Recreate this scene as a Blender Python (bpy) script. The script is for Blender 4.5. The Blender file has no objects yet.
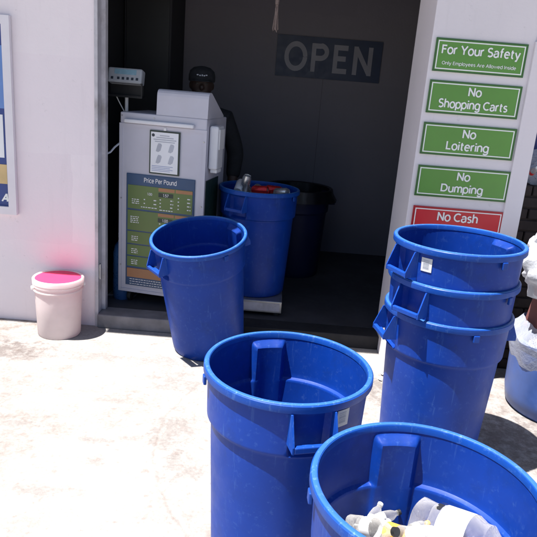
import bpy, bmesh, math, random
from mathutils import Vector, Matrix, Euler, noise
random.seed(7)
SC = bpy.context.scene
COL = SC.collection
PI = math.pi

# ------------------------------------------------------------------ materials
MATS = {}
def new_mat(name):
    m = bpy.data.materials.new(name); m.use_nodes = True
    nt = m.node_tree; b = nt.nodes['Principled BSDF']
    MATS[name] = m
    return m, nt, b
def N(nt, t, **kw):
    n = nt.nodes.new(t)
    for k, v in kw.items():
        if k in n.inputs: n.inputs[k].default_value = v
        else: setattr(n, k, v)
    return n
def ramp(nt, stops, fac):
    r = nt.nodes.new('ShaderNodeValToRGB')
    e = r.color_ramp.elements
    while len(e) < len(stops): e.new(.5)
    for i, (p, c) in enumerate(stops):
        e[i].position = p
        e[i].color = (c[0], c[1], c[2], 1) if not isinstance(c, (int, float)) else (c, c, c, 1)
    nt.links.new(fac, r.inputs[0])
    return r
def coords(nt, scale=(1, 1, 1), world=False):
    mp = nt.nodes.new('ShaderNodeMapping'); mp.inputs['Scale'].default_value = scale
    if world:
        g = nt.nodes.new('ShaderNodeNewGeometry'); nt.links.new(g.outputs['Position'], mp.inputs[0])
    else:
        t = nt.nodes.new('ShaderNodeTexCoord'); nt.links.new(t.outputs['Object'], mp.inputs[0])
    return mp.outputs[0]
def noise_tex(nt, vec, scale, detail=5, rough=.6):
    n = N(nt, 'ShaderNodeTexNoise'); n.inputs['Scale'].default_value = scale
    n.inputs['Detail'].default_value = detail; n.inputs['Roughness'].default_value = rough
    nt.links.new(vec, n.inputs['Vector'])
    return n.outputs['Fac']
def mix(nt, fac, a, b, mode='MIX'):
    m = nt.nodes.new('ShaderNodeMix'); m.data_type = 'RGBA'; m.blend_type = mode
    for s, v in ((6, a), (7, b)):
        if isinstance(v, tuple): m.inputs[s].default_value = (*v[:3], 1)
        else: nt.links.new(v, m.inputs[s])
    if isinstance(fac, (int, float)): m.inputs[0].default_value = fac
    else: nt.links.new(fac, m.inputs[0])
    return m.outputs[2]
def bump(nt, b, h, strength=.2, dist=.01):
    bp = nt.nodes.new('ShaderNodeBump'); bp.inputs['Strength'].default_value = strength
    bp.inputs['Distance'].default_value = dist
    nt.links.new(h, bp.inputs['Height']); nt.links.new(bp.outputs[0], b.inputs['Normal'])
def mat(name, col, rough=.5, metal=0, var=.12, scale=6, bmp=.0, spec=.5, dirt=None):
    """plain paint / plastic / metal with uneven colour, gloss and a little bump"""
    m, nt, b = new_mat(name)
    v = coords(nt)
    f = noise_tex(nt, v, scale)
    lo = tuple(max(0, c*(1-var)) for c in col); hi = tuple(min(1, c*(1+var)) for c in col)
    r = ramp(nt, [(.3, lo), (.7, hi)], f)
    out = r.outputs[0]
    if dirt:
        f2 = noise_tex(nt, v, scale*.35, 8, .7)
        k = ramp(nt, [(.52, 0.), (.72, dirt[1])], f2)
        out = mix(nt, k.outputs[0], out, dirt[0])
    nt.links.new(out, b.inputs['Base Color'])
    rr = ramp(nt, [(.3, max(0, rough-.08)), (.7, min(1, rough+.08))], noise_tex(nt, v, scale*4))
    nt.links.new(rr.outputs[0], b.inputs['Roughness'])
    b.inputs['Metallic'].default_value = metal
    b.inputs['Specular IOR Level'].default_value = spec
    if bmp: bump(nt, b, noise_tex(nt, v, scale*12), bmp, .003)
    return m

def blue_plastic(name, base, pale, amount):
    """rotomoulded polyethylene: faint mottling, pale scuffs, vertical scratches, grime"""
    m, nt, b = new_mat(name)
    v = coords(nt)
    f = noise_tex(nt, v, 3.5, 4)
    c = ramp(nt, [(.3, tuple(x*.86 for x in base)), (.72, tuple(x*1.12 for x in base))], f).outputs[0]
    sc = noise_tex(nt, coords(nt, (1, 1, 1)), 38, 6, .75)
    sk = ramp(nt, [(.56, 0.), (.78, amount)], sc).outputs[0]
    c = mix(nt, sk, c, pale)
    vs = noise_tex(nt, coords(nt, (30, 30, 2.2)), 2.2, 4, .6)
    vk = ramp(nt, [(.62, 0.), (.70, amount*.55)], vs).outputs[0]
    c = mix(nt, vk, c, pale)
    d = noise_tex(nt, v, 5.5, 8, .7)
    dk = ramp(nt, [(.54, 0.), (.72, .5)], d).outputs[0]
    c = mix(nt, dk, c, (base[0]*.8+.004, base[1]*.75, base[2]*.5))
    nt.links.new(c, b.inputs['Base Color'])
    r = ramp(nt, [(.3, .36), (.75, .55)], noise_tex(nt, v, 9, 6))
    nt.links.new(r.outputs[0], b.inputs['Roughness'])
    b.inputs['Specular IOR Level'].default_value = .22
    bump(nt, b, noise_tex(nt, v, 60, 5), .06, .003)
    return m
blue_plastic('can_blue', (.0032, .037, .27), (.07, .16, .42), .42)
blue_plastic('can_rim_blue', (.006, .058, .32), (.12, .24, .48), .45)
blue_plastic('can_handle_blue', (.006, .052, .31), (.12, .24, .48), .4)
blue_plastic('can_lip_worn_lit', (.030, .120, .36), (.28, .44, .62), .6)  # paler rim top: wear plus its sunlit look put into the colour
mat('can_navy', (.006, .010, .045), .55, spec=.25)
mat('liner_black', (.005, .005, .009), .4, var=.3, bmp=.3)

STAINS = [(-1.62, 3.60, .40, .20, .8), (-1.85, 3.75, .4, .15, .6), (-.43, 2.80, .17, .30, .55), (-.33, 2.50, .15, .2, .5), (-.80, 2.66, .16, .04, .55), (-.62, 2.70, .10, .05, .5), (-.74, 2.50, .09, .06, .45),
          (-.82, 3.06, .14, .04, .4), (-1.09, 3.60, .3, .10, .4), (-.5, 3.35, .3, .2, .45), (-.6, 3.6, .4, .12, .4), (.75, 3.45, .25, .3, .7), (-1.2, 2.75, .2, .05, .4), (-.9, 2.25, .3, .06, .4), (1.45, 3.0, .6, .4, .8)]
def translucent_plastic(name, col, amt):
    m, nt, b = new_mat(name)
    v = coords(nt)
    c = ramp(nt, [(.3, tuple(x*.95 for x in col)), (.7, tuple(min(1, x*1.03) for x in col))], noise_tex(nt, v, 8)).outputs[0]
    nt.links.new(c, b.inputs['Base Color']); b.inputs['Roughness'].default_value = .4
    t = nt.nodes.new('ShaderNodeBsdfTranslucent'); nt.links.new(c, t.inputs[0])
    mx = nt.nodes.new('ShaderNodeMixShader'); mx.inputs[0].default_value = amt
    nt.links.new(b.outputs[0], mx.inputs[1]); nt.links.new(t.outputs[0], mx.inputs[2])
    nt.links.new(mx.outputs[0], nt.nodes['Material Output'].inputs[0])
translucent_plastic('pail_body', (.97, .915, .91), .6)
translucent_plastic('lid_plastic', (.96, .06, .18), .22)
def ground_mat():
    m, nt, b = new_mat('concrete_ground')
    v = coords(nt, world=True)
    big = noise_tex(nt, v, .9, 6, .65); mid = noise_tex(nt, v, 9, 10, .72); fine = noise_tex(nt, v, 60, 4, .7)
    c = ramp(nt, [(.25, (.295, .279, .266)), (.75, (.375, .358, .343))], mid).outputs[0]
    # wide worn stains
    k = ramp(nt, [(.47, 0.), (.62, .9)], big).outputs[0]
    spots = ramp(nt, [(.42, 0.), (.62, 1.)], mid).outputs[0]
    kk = N(nt, 'ShaderNodeMath', operation='MULTIPLY'); nt.links.new(k, kk.inputs[0]); nt.links.new(spots, kk.inputs[1])
    c = mix(nt, kk.outputs[0], c, (.20, .165, .145))
    # old spill marks where the trolleys and cans have stood; the last entry darkens ground right of the stack
    sepv = N(nt, 'ShaderNodeSeparateXYZ'); nt.links.new(v, sepv.inputs[0])
    blot = noise_tex(nt, v, 14, 10, .78)
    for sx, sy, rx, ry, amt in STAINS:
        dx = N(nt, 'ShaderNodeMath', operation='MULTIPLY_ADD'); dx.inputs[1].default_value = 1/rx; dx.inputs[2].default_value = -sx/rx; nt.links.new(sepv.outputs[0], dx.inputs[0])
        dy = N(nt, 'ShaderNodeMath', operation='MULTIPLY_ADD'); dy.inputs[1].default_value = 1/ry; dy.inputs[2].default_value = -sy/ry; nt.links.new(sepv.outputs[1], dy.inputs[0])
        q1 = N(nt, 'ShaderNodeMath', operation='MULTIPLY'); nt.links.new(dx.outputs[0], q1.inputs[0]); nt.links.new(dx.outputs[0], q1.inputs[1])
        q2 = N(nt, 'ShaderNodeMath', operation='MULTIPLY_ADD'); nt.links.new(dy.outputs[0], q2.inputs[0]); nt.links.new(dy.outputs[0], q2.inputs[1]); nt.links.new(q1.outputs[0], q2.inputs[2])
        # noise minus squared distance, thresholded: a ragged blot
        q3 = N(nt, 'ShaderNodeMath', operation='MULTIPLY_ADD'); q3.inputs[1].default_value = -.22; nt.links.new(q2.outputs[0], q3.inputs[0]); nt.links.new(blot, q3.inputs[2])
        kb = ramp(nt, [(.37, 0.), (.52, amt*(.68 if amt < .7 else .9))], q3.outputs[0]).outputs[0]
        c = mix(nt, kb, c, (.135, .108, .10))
    # small dark spots
    sp = noise_tex(nt, v, 17, 3, .5)
    k2 = ramp(nt, [(.63, 0.), (.70, .6)], sp).outputs[0]
    c = mix(nt, k2, c, (.26, .21, .19))
    fk = ramp(nt, [(.3, .78), (.7, 1.10)], fine).outputs[0]
    c = mix(nt, 1.0, c, fk, 'MULTIPLY')
    # curved scrape left by a dragged trolley wheel
    ds = N(nt, 'ShaderNodeVectorMath', operation='DISTANCE'); ds.inputs[1].default_value = (.709, 2.777, 0); nt.links.new(v, ds.inputs[0])
    wz = N(nt, 'ShaderNodeMath', operation='MULTIPLY_ADD'); wz.inputs[1].default_value = .09; nt.links.new(noise_tex(nt, v, 5, 5), wz.inputs[0]); nt.links.new(ds.outputs['Value'], wz.inputs[2])
    tr = ramp(nt, [(.0, 0.), (.45, 0.), (.5, .42), (.55, 0.)], wz.outputs[0])
    mr = N(nt, 'ShaderNodeMapRange'); mr.inputs[1].default_value = 1.247-.12; mr.inputs[2].default_value = 1.247+.12; nt.links.new(wz.outputs[0], mr.inputs[0]); nt.links.new(mr.outputs[0], tr.inputs[0])
    tn = N(nt, 'ShaderNodeMath', operation='MULTIPLY'); nt.links.new(tr.outputs[0], tn.inputs[0]); nt.links.new(ramp(nt, [(.35, .25), (.6, 1.)], noise_tex(nt, v, 20, 5)).outputs[0], tn.inputs[1])
    c = mix(nt, tn.outputs[0], c, (.17, .135, .12))
    # grit: dense dark grains
    gr = noise_tex(nt, v, 120, 3, .6)
    c = mix(nt, ramp(nt, [(.62, 0.), (.70, .55)], gr).outputs[0], c, (.15, .125, .115))
    # hairline cracks
    vo = N(nt, 'ShaderNodeTexVoronoi', feature='DISTANCE_TO_EDGE'); vo.inputs['Scale'].default_value = .75
    wv = N(nt, 'ShaderNodeVectorMath', operation='ADD')
    nz = N(nt, 'ShaderNodeTexNoise'); nz.inputs['Scale'].default_value = 2.2; nz.inputs['Detail'].default_value = 6
    nt.links.new(v, nz.inputs['Vector']); nt.links.new(v, wv.inputs[0]); nt.links.new(nz.outputs['Color'], wv.inputs[1])
    nt.links.new(wv.outputs[0], vo.inputs['Vector'])
    ck = ramp(nt, [(0., .28), (.007, 0.)], vo.outputs['Distance']).outputs[0]
    c = mix(nt, ck, c, (.22, .18, .16))
    nt.links.new(c, b.inputs['Base Color'])
    b.inputs['Roughness'].default_value = .85
    b.inputs['Specular IOR Level'].default_value = .25
    bump(nt, b, noise_tex(nt, v, 45, 8, .75), .5, .006)
ground_mat()

def wall_mat(name, col, patch):
    m, nt, b = new_mat(name)
    v = coords(nt, world=True)
    f = noise_tex(nt, v, 1.3, 5)
    c = ramp(nt, [(.3, tuple(x*.94 for x in col)), (.7, tuple(min(1, x*1.04) for x in col))], f).outputs[0]
    # rectangular touch-up patches of a slightly different white
    br = N(nt, 'ShaderNodeTexBrick'); br.inputs['Scale'].default_value = 1.0
    br.inputs['Color1'].default_value = (0, 0, 0, 1); br.inputs['Color2'].default_value = (1, 1, 1, 1)
    br.inputs['Mortar Size'].default_value = 0.0; br.inputs['Brick Width'].default_value = 1.35; br.inputs['Row Height'].default_value = .62
    br.inputs['Mortar'].default_value = (.5, .5, .5, 1)
    sw = N(nt, 'ShaderNodeSeparateXYZ'); cb = N(nt, 'ShaderNodeCombineXYZ')
    nt.links.new(v, sw.inputs[0]); nt.links.new(sw.outputs[0], cb.inputs[0]); nt.links.new(sw.outputs[2], cb.inputs[1])
    wob = N(nt, 'ShaderNodeVectorMath', operation='ADD'); nz = N(nt, 'ShaderNodeTexNoise'); nz.inputs['Scale'].default_value = 5
    sm = N(nt, 'ShaderNodeVectorMath', operation='SCALE'); sm.inputs['Scale'].default_value = .05
    nt.links.new(v, nz.inputs['Vector']); nt.links.new(nz.outputs['Color'], sm.inputs[0])
    nt.links.new(cb.outputs[0], wob.inputs[0]); nt.links.new(sm.outputs[0], wob.inputs[1])
    nt.links.new(wob.outputs[0], br.inputs['Vector'])
    pk = ramp(nt, [(0., 0.), (1., .8)], br.outputs['Color']).outputs[0]
    c = mix(nt, pk, c, patch)
    # grime streaks low down and scuffs
    s = noise_tex(nt, coords(nt, (9, 9, .8), world=True), 2, 6, .65)
    k = ramp(nt, [(.58, 0.), (.8, .22)], s).outputs[0]
    c = mix(nt, k, c, tuple(x*.72 for x in col))
    sc = noise_tex(nt, v, 14, 6, .75)
    k2 = ramp(nt, [(.64, 0.), (.72, .4)], sc).outputs[0]
    c = mix(nt, k2, c, tuple(x*.6 for x in col))
    nt.links.new(c, b.inputs['Base Color'])
    b.inputs['Roughness'].default_value = .6
    b.inputs['Specular IOR Level'].default_value = .3
    bump(nt, b, noise_tex(nt, v, 55, 8, .75), .35, .005)
wall_mat('white_wall', (.84, .765, .80), (.80, .71, .76))
wall_mat('pier_paint', (.75, .70, .735), (.735, .68, .725))
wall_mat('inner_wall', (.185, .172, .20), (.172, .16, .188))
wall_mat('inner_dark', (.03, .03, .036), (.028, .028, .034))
mat('seam_grey', (.09, .08, .09), .7)
mat('threshold_dark', (.014, .014, .017), .8, var=.3, bmp=.4)
mat('step_concrete', (.19, .18, .19), .85, var=.25, scale=9, bmp=.5)
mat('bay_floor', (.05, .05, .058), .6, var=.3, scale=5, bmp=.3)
mat('frame_steel', (.50, .48, .52), .5, .0, var=.15, scale=10, dirt=((.2, .16, .13), .6))
mat('roof_metal', (.30, .30, .31), .5, .3)
mat('machine_paint', (.52, .51, .585), .4, var=.05, scale=4, bmp=.04, dirt=((.45, .42, .42), .35))
mat('machine_trim', (.70, .70, .74), .35, var=.05)
mat('navy', (.022, .065, .155), .4)
mat('olive', (.115, .175, .05), .45, var=.08)
mat('orange', (.38, .175, .08), .45)
mat('print_white', (.72, .72, .74), .5, var=.03)
mat('print_grey', (.42, .44, .50), .5)
mat('print_blue', (.25, .30, .50), .5)
mat('print_dark', (.03, .04, .06), .5)
mat('dark_green', (.012, .03, .022), .4)
mat('sign_green', (.105, .28, .048), .38, var=.06)
mat('sign_green_edge', (.035, .12, .03), .4)
mat('sign_red', (.56, .018, .03), .38, var=.06)
mat('sign_red_edge', (.38, .012, .02), .4)
mat('sign_white', (.82, .82, .82), .45, var=.02)
mat('paper', (.78, .79, .82), .6, var=.02)
mat('rubber', (.02, .02, .02), .7)
mat('steel', (.45, .45, .46), .4, .8, var=.15, scale=12, dirt=((.22, .2, .18), .5))
mat('scale_case', (.42, .44, .48), .4, .0)
mat('lcd', (.25, .42, .52), .25)
mat('black_metal', (.015, .015, .018), .45)
mat('open_board', (.016, .028, .07), .5)
mat('open_letter', (.24, .235, .27), .5)
mat('rope', (.17, .13, .12), .9, var=.25, scale=60)
mat('pail_white', (.84, .80, .80), .4, var=.04, scale=8, dirt=((.62, .5, .46), .35))
mat('lid_pink', (.92, .045, .24), .4, var=.06)
mat('poster_blue', (.022, .05, .22), .35)
mat('poster_sky', (.12, .24, .55), .35)
mat('poster_frame', (.72, .69, .74), .4, var=.04)
mat('card_tan', (.62, .45, .22), .5)
mat('jug_blue', (.03, .09, .24), .3)
mat('skin', (.045, .026, .021), .55)
mat('jacket_black', (.010, .011, .015), .85, var=.3, scale=20, bmp=.3)
mat('jeans', (.02, .025, .05), .9, bmp=.3)
mat('shirt_grey', (.30, .30, .33), .9)
mat('eye_white', (.05, .046, .043), .3)
mat('brick_dark', (.030, .020, .019), .85, var=.4, scale=22, bmp=.6)
mat('blue_panel', (.012, .022, .17), .4)
mat('label_black', (.02, .02, .02), .4)
mat('label_white', (.62, .62, .62), .5, var=.05)
mat('label_yellow', (.72, .42, .06), .5)
mat('label_red', (.55, .03, .03), .45)
mat('label_green', (.06, .28, .09), .45)
mat('cap_white', (.8, .8, .8), .4)
mat('cap_blue', (.03, .1, .4), .4)
mat('can_red', (.50, .02, .025), .3, .5)
mat('can_silver', (.6, .6, .62), .3, .8)
mat('can_white', (.72, .72, .75), .35, .2)
mat('litter_paper', (.7, .68, .64), .8)
mat('litter_brown', (.12, .08, .05), .9)
mat('cardboard', (.15, .05, .045), .8, var=.3)
mat('tub_blue', (.045, .095, .30), .4, var=.25, scale=5, dirt=((.26, .32, .45), .75))

def clear_plastic(name, tint, white, rough=.12):
    """thin clear plastic: see-through, with sharp reflections and a little milky scatter"""
    m, nt, b = new_mat(name)
    b.inputs['Base Color'].default_value = (*tint, 1); b.inputs['Roughness'].default_value = rough
    b.inputs['Specular IOR Level'].default_value = .7
    bump(nt, b, noise_tex(nt, coords(nt), 22, 5, .65), .9, .010)
    t = nt.nodes.new('ShaderNodeBsdfTransparent'); t.inputs[0].default_value = (.96, .97, .98, 1)
    lw = nt.nodes.new('ShaderNodeLayerWeight'); lw.inputs['Blend'].default_value = .35
    ma = N(nt, 'ShaderNodeMath', operation='MULTIPLY_ADD'); ma.use_clamp = True
    ma.inputs[1].default_value = .7; ma.inputs[2].default_value = white
    nt.links.new(lw.outputs['Facing'], ma.inputs[0])
    mx = nt.nodes.new('ShaderNodeMixShader')
    nt.links.new(ma.outputs[0], mx.inputs[0]); nt.links.new(t.outputs[0], mx.inputs[1]); nt.links.new(b.outputs[0], mx.inputs[2])
    nt.links.new(mx.outputs[0], nt.nodes['Material Output'].inputs[0])
clear_plastic('pet_clear', (.70, .68, .64), .06, .07)
clear_plastic('pet_milky', (.62, .62, .64), .42, .25)
clear_plastic('bag_clear', (.50, .53, .62), .28, .2)
clear_plastic('bag_white', (.52, .53, .57), .62, .3)

# ------------------------------------------------------------------ mesh helpers
def arc(cx, cy, rx, ry, a0, a1, n=14):
    return [(cx+rx*math.cos(math.radians(a0+(a1-a0)*i/n)), cy+ry*math.sin(math.radians(a0+(a1-a0)*i/n))) for i in range(n+1)]
def bowl(x): return arc(x+.20, .255, .20, .255, 0, 360, 22)
def stem(x, a, b): return [(x, a), (x, b)]
GLYPH = {
 'O': (.56, [arc(.28, .36, .28, .312, 0, 360, 28)]), 'P': (.44, [[(.03, 0), (.03, .69), (.22, .69)]+arc(.22, .51, .20, .16, 75, -90)+[(.094, .35)]]),
 'E': (.38, [[(.39, .69), (.03, .69), (.03, .03), (.39, .03)], [(.03, .38), (.34, .38)]]),
 'N': (.50, [stem(.03, 0, .72), [(.045, .66), (.455, .06)], stem(.47, 0, .72)]),
 'F': (.36, [[(.37, .69), (.03, .69), (.03, 0)], [(.03, .37), (.33, .37)]]),
 'Y': (.50, [[(0, .72), (.25, .32)], [(.50, .72), (.25, .32), (.25, 0)]]),
 'S': (.40, [arc(.20, .535, .175, .165, 35, 250, 12)[:-1]+arc(.20, .195, .19, .18, 75, -145, 14)]),
 'A': (.52, [[(0, 0), (.26, .72)], [(.52, 0), (.26, .72)], [(.10, .24), (.42, .24)]]),
 'I': (.08, [stem(.04, 0, .72)]), 'L': (.36, [[(.03, .72), (.03, .03), (.37, .03)]]),
 'C': (.48, [arc(.29, .36, .29, .315, 50, 310, 20)]), 'D': (.52, [[(.20, .03)]+arc(.20, .36, .30, .31, -75, 75)+[(.20, .69), (.03, .69), (.03, .03), (.20, .03)]]),
 'a': (.38, [arc(.19, .33, .165, .17, 155, 0, 8)+[(.355, 0)], [(.355, .30), (.19, .29)]+arc(.17, .145, .155, .145, 80, 300, 10)+[(.355, .10)]]),
 'c': (.34, [arc(.21, .255, .20, .255, 50, 310, 16)]), 'd': (.40, [bowl(0), stem(.39, 0, .75)]),
 'e': (.40, [[(.076, .27), (.385, .27)]+arc(.20, .255, .19, .25, 5, 315, 18)]),
 'f': (.26, [arc(.23, .60, .12, .14, 80, 180, 8)+[(.11, 0)], [(0, .48), (.24, .48)]]),
 'g': (.40, [bowl(0), [(.39, .50), (.39, -.05)]+arc(.20, -.05, .19, .15, 0, -150, 10)]),
 'h': (.38, [stem(.02, 0, .75), arc(.19, .32, .17, .19, 180, 0)+[(.36, 0)]]), 'i': (.06, [stem(.03, 0, .51), stem(.03, .62, .73)]),
 'l': (.06, [stem(.03, 0, .75)]), 'm': (.62, [stem(.02, 0, .51), arc(.165, .33, .145, .18, 180, 0)+[(.31, 0)], arc(.455, .33, .145, .18, 180, 0)+[(.60, 0)]]),
 'n': (.38, [stem(.02, 0, .51), arc(.19, .32, .17, .19, 180, 0)+[(.36, 0)]]), 'o': (.40, [bowl(0)]),
 'p': (.40, [[(.01, .51), (.01, -.20)], bowl(0)]), 'r': (.22, [stem(.02, 0, .51), arc(.20, .30, .18, .20, 180, 80, 8)]),
 's': (.30, [arc(.15, .38, .125, .115, 30, 250, 10)[:-1]+arc(.15, .135, .14, .125, 75, -145, 12)]),
 't': (.24, [[(.09, .66), (.09, .12)]+arc(.19, .12, .10, .10, 180, 285, 6), [(0, .48), (.23, .48)]]),
 'u': (.38, [[(.02, .51), (.02, .19)]+arc(.19, .19, .17, .18, 180, 360), stem(.36, 0, .51)]),
 'w': (.58, [[(0, .51), (.15, .02), (.29, .47), (.43, .02), (.58, .51)]]), 'y': (.38, [[(0, .51), (.20, .02)], [(.38, .51), (.15, -.18), (.04, -.19)]]),
 '0': (.40, [arc(.20, .36, .19, .36, 0, 360, 22)]), '1': (.22, [[(.02, .58), (.17, .70), (.17, 0)]]), '.': (.08, [stem(.04, 0, .10)]),
 '5': (.38, [[(.34, .69), (.07, .69), (.05, .40)]+arc(.18, .22, .18, .22, 110, -140, 14)]), '7': (.38, [[(0, .69), (.36, .69), (.12, 0)]]),
}
class MB:
    def __init__(s): s.v = []; s.f = []; s.sm = []
    def add(s, vs, fs, smooth=False):
        o = len(s.v); s.v += [tuple(p) for p in vs]
        for f in fs: s.f.append([o+i for i in f]); s.sm.append(smooth)
        return s
    def bm_add(s, bm, M=None, smooth=False):
        if M: bm.transform(M)
        bm.verts.index_update()
        s.add([v.co.copy() for v in bm.verts], [[v.index for v in f.verts] for f in bm.faces], smooth)
        bm.free(); return s
    def box(s, x0, x1, y0, y1, z0, z1, bev=0, M=None, seg=2):
        bm = bmesh.new()
        bmesh.ops.create_cube(bm, size=1, matrix=Matrix.Translation(((x0+x1)/2, (y0+y1)/2, (z0+z1)/2)) @ Matrix.Diagonal((x1-x0, y1-y0, z1-z0, 1)))
        if bev: bmesh.ops.bevel(bm, geom=bm.edges[:], offset=bev, segments=seg, affect='EDGES', profile=.5)
        return s.bm_add(bm, M, False)
    def lathe(s, prof, n=32, M=None, smooth=True, closed=False, wob=None):
        M = M or Matrix(); vs = []; fs = []
        for r, z in prof:
            for i in range(n):
                a = 2*PI*i/n; rr = r*(1+(wob(a, z) if wob else 0))
                vs.append(M @ Vector((rr*math.cos(a), rr*math.sin(a), z)))
        k = len(prof)
        for j in range(k-1 if not closed else k):
            j2 = (j+1) % k
            for i in range(n):
                i2 = (i+1) % n
                fs.append([j*n+i, j*n+i2, j2*n+i2, j2*n+i])
        if not closed:
            if prof[0][0] > 1e-6: fs.append([i for i in range(n)][::-1])
            if prof[-1][0] > 1e-6: fs.append([(k-1)*n+i for i in range(n)])
        return s.add(vs, fs, smooth)
    def tube(s, pts, r, n=8, smooth=True):
        pts = [Vector(p) for p in pts]; vs = []; fs = []
        up = Vector((0, 0, 1))
        for i, p in enumerate(pts):
            d = (pts[min(i+1, len(pts)-1)] - pts[max(i-1, 0)]).normalized()
            a = d.cross(up if abs(d.z) < .95 else Vector((1, 0, 0))).normalized(); b = d.cross(a)
            rr = r[i] if isinstance(r, (list, tuple)) else r
            for k in range(n):
                t = 2*PI*k/n; vs.append(p + rr*(math.cos(t)*a + math.sin(t)*b))
        for i in range(len(pts)-1):
            for k in range(n):
                k2 = (k+1) % n; fs.append([i*n+k, i*n+k2, (i+1)*n+k2, (i+1)*n+k])
        fs.append(list(range(n))[::-1]); fs.append([(len(pts)-1)*n+k for k in range(n)])
        return s.add(vs, fs, smooth)
    def prism(s, poly, axis_from, axis_to, axis='x', M=None):
        """poly: 2-D points; extruded along axis. axis x: poly=(y,z); y: (x,z); z: (x,y)"""
        def P(p, t):
            q = {'x': (t, p[0], p[1]), 'y': (p[0], t, p[1]), 'z': (p[0], p[1], t)}[axis]
            return (M @ Vector(q)) if M else Vector(q)
        n = len(poly)
        vs = [P(p, axis_from) for p in poly] + [P(p, axis_to) for p in poly]
        fs = [list(range(n))[::-1], [n+i for i in range(n)]] + [[i, (i+1) % n, n+(i+1) % n, n+i] for i in range(n)]
        return s.add(vs, fs)
    def frame(s, x0, x1, z0, z1, w, y0, y1):
        s.box(x0, x1, y0, y1, z1-w, z1); s.box(x0, x1, y0, y1, z0, z0+w)
        s.box(x0, x0+w, y0, y1, z0+w, z1-w); s.box(x1-w, x1, y0, y1, z0+w, z1-w)
        return s
    def text(s, body, cx, z, y, width=None, height=None, weight=.115, shear=0, gap=.125):
        """flat stroke lettering facing -Y, centred on cx, baseline z; height is the cap height"""
        strokes = []; x = 0
        for ch in body:
            if ch == ' ': x += .24; continue
            wd, st = GLYPH[ch]
            strokes += [[(px+x, py) for px, py in q] for q in st]; x += wd+gap
        w = x-gap; k = height/.72; kx = width/w if width else k
        hw = weight/2
        for n_, q in enumerate(strokes):
            q = [(px, .72-hw if abs(py-.69) < 1e-4 else hw if abs(py-.03) < 1e-4 else py) for px, py in q]
            q = [p for i, p in enumerate(q) if i == 0 or math.dist(p, q[i-1]) > .004]
            L = []; Rr = []
            for i, p in enumerate(q):
                p0 = q[max(i-1, 0)]; p1 = q[min(i+1, len(q)-1)]
                def un(a, b): d = Vector((b[0]-a[0], b[1]-a[1])); return d.normalized() if d.length > 1e-6 else Vector((0, 0))
                d0 = un(p0, p); d1 = un(p, p1)
                if i == 0: d0 = d1
                if i == len(q)-1: d1 = d0
                t = d0+d1; t = t.normalized() if t.length > 1e-3 else d0
                m = min(1.6, 1/max(.3, t.dot(d1)))
                nx, ny = -t.y*hw*m, t.x*hw*m
                L.append((p[0]+nx, p[1]+ny)); Rr.append((p[0]-nx, p[1]-ny))
            def W(p): return (cx+(p[0]+p[1]*shear-w/2)*kx, y-.00004*(n_ % 5), z+p[1]*k)
            m_ = len(q)
            s.add([W(p) for p in L]+[W(p) for p in Rr], [[i, i+1, m_+i+1, m_+i] for i in range(m_-1)])
        return s
    def build(s, name, m, parent=None, loc=None, rot=None, auto=True, weld=True):
        me = bpy.data.meshes.new(name); me.from_pydata(s.v, [], s.f)
        bm = bmesh.new(); bm.from_mesh(me)
        for f, k in zip(bm.faces, s.sm): f.smooth = k
        if weld: bmesh.ops.remove_doubles(bm, verts=bm.verts[:], dist=1e-5)
        bmesh.ops.recalc_face_normals(bm, faces=bm.faces[:])
        for e in bm.edges:
            if len(e.link_faces) == 2 and e.calc_face_angle(0) > math.radians(38): e.smooth = False
        bm.to_mesh(me); bm.free()
        me.materials.append(MATS[m])
        o = bpy.data.objects.new(name, me); COL.objects.link(o)
        if parent: o.parent = parent
        if loc: o.location = loc
        if rot: o.rotation_euler = rot
        return o
def tag(o, label, cat, group=None):
    o['label'] = label; o['category'] = cat
    if group: o['group'] = group
    return o
def thing(name, label, cat, loc=(0, 0, 0), rot=(0, 0, 0), group=None):
    o = bpy.data.objects.new(name, None); COL.objects.link(o)
    o.empty_display_size = .1
    o.location = loc; o.rotation_euler = rot
    return tag(o, label, cat, group)
def structure(o): o['kind'] = 'structure'; return o
KIDS = {}
def children(o): return [c for c in COL.objects if c.parent == o]
def dup(root, loc, rot, label, group=None):
    r = root.copy(); COL.objects.link(r); r.location = loc; r.rotation_euler = rot
    r['label'] = label
    if group: r['group'] = group
    for ch in children(root):
        c = ch.copy(); COL.objects.link(c); c.parent = r
        for g in children(ch):
            d = g.copy(); COL.objects.link(d); d.parent = c
    return r
def rz(a): return Matrix.Rotation(a, 4, 'Z')
def T(x, y, z): return Matrix.Translation((x, y, z))

# ------------------------------------------------------------------ ground
g = MB()
n = 40
half = 300.0
def gs(i): t = (i/n)*2-1; return math.copysign(abs(t)**2.2, t)*half
g.add([(gs(i), gs(j)+3, 0) for j in range(n+1) for i in range(n+1)],
      [[j*(n+1)+i, j*(n+1)+i+1, (j+1)*(n+1)+i+1, (j+1)*(n+1)+i] for j in range(n) for i in range(n)])
structure(g.build('ground', 'concrete_ground'))

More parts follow.
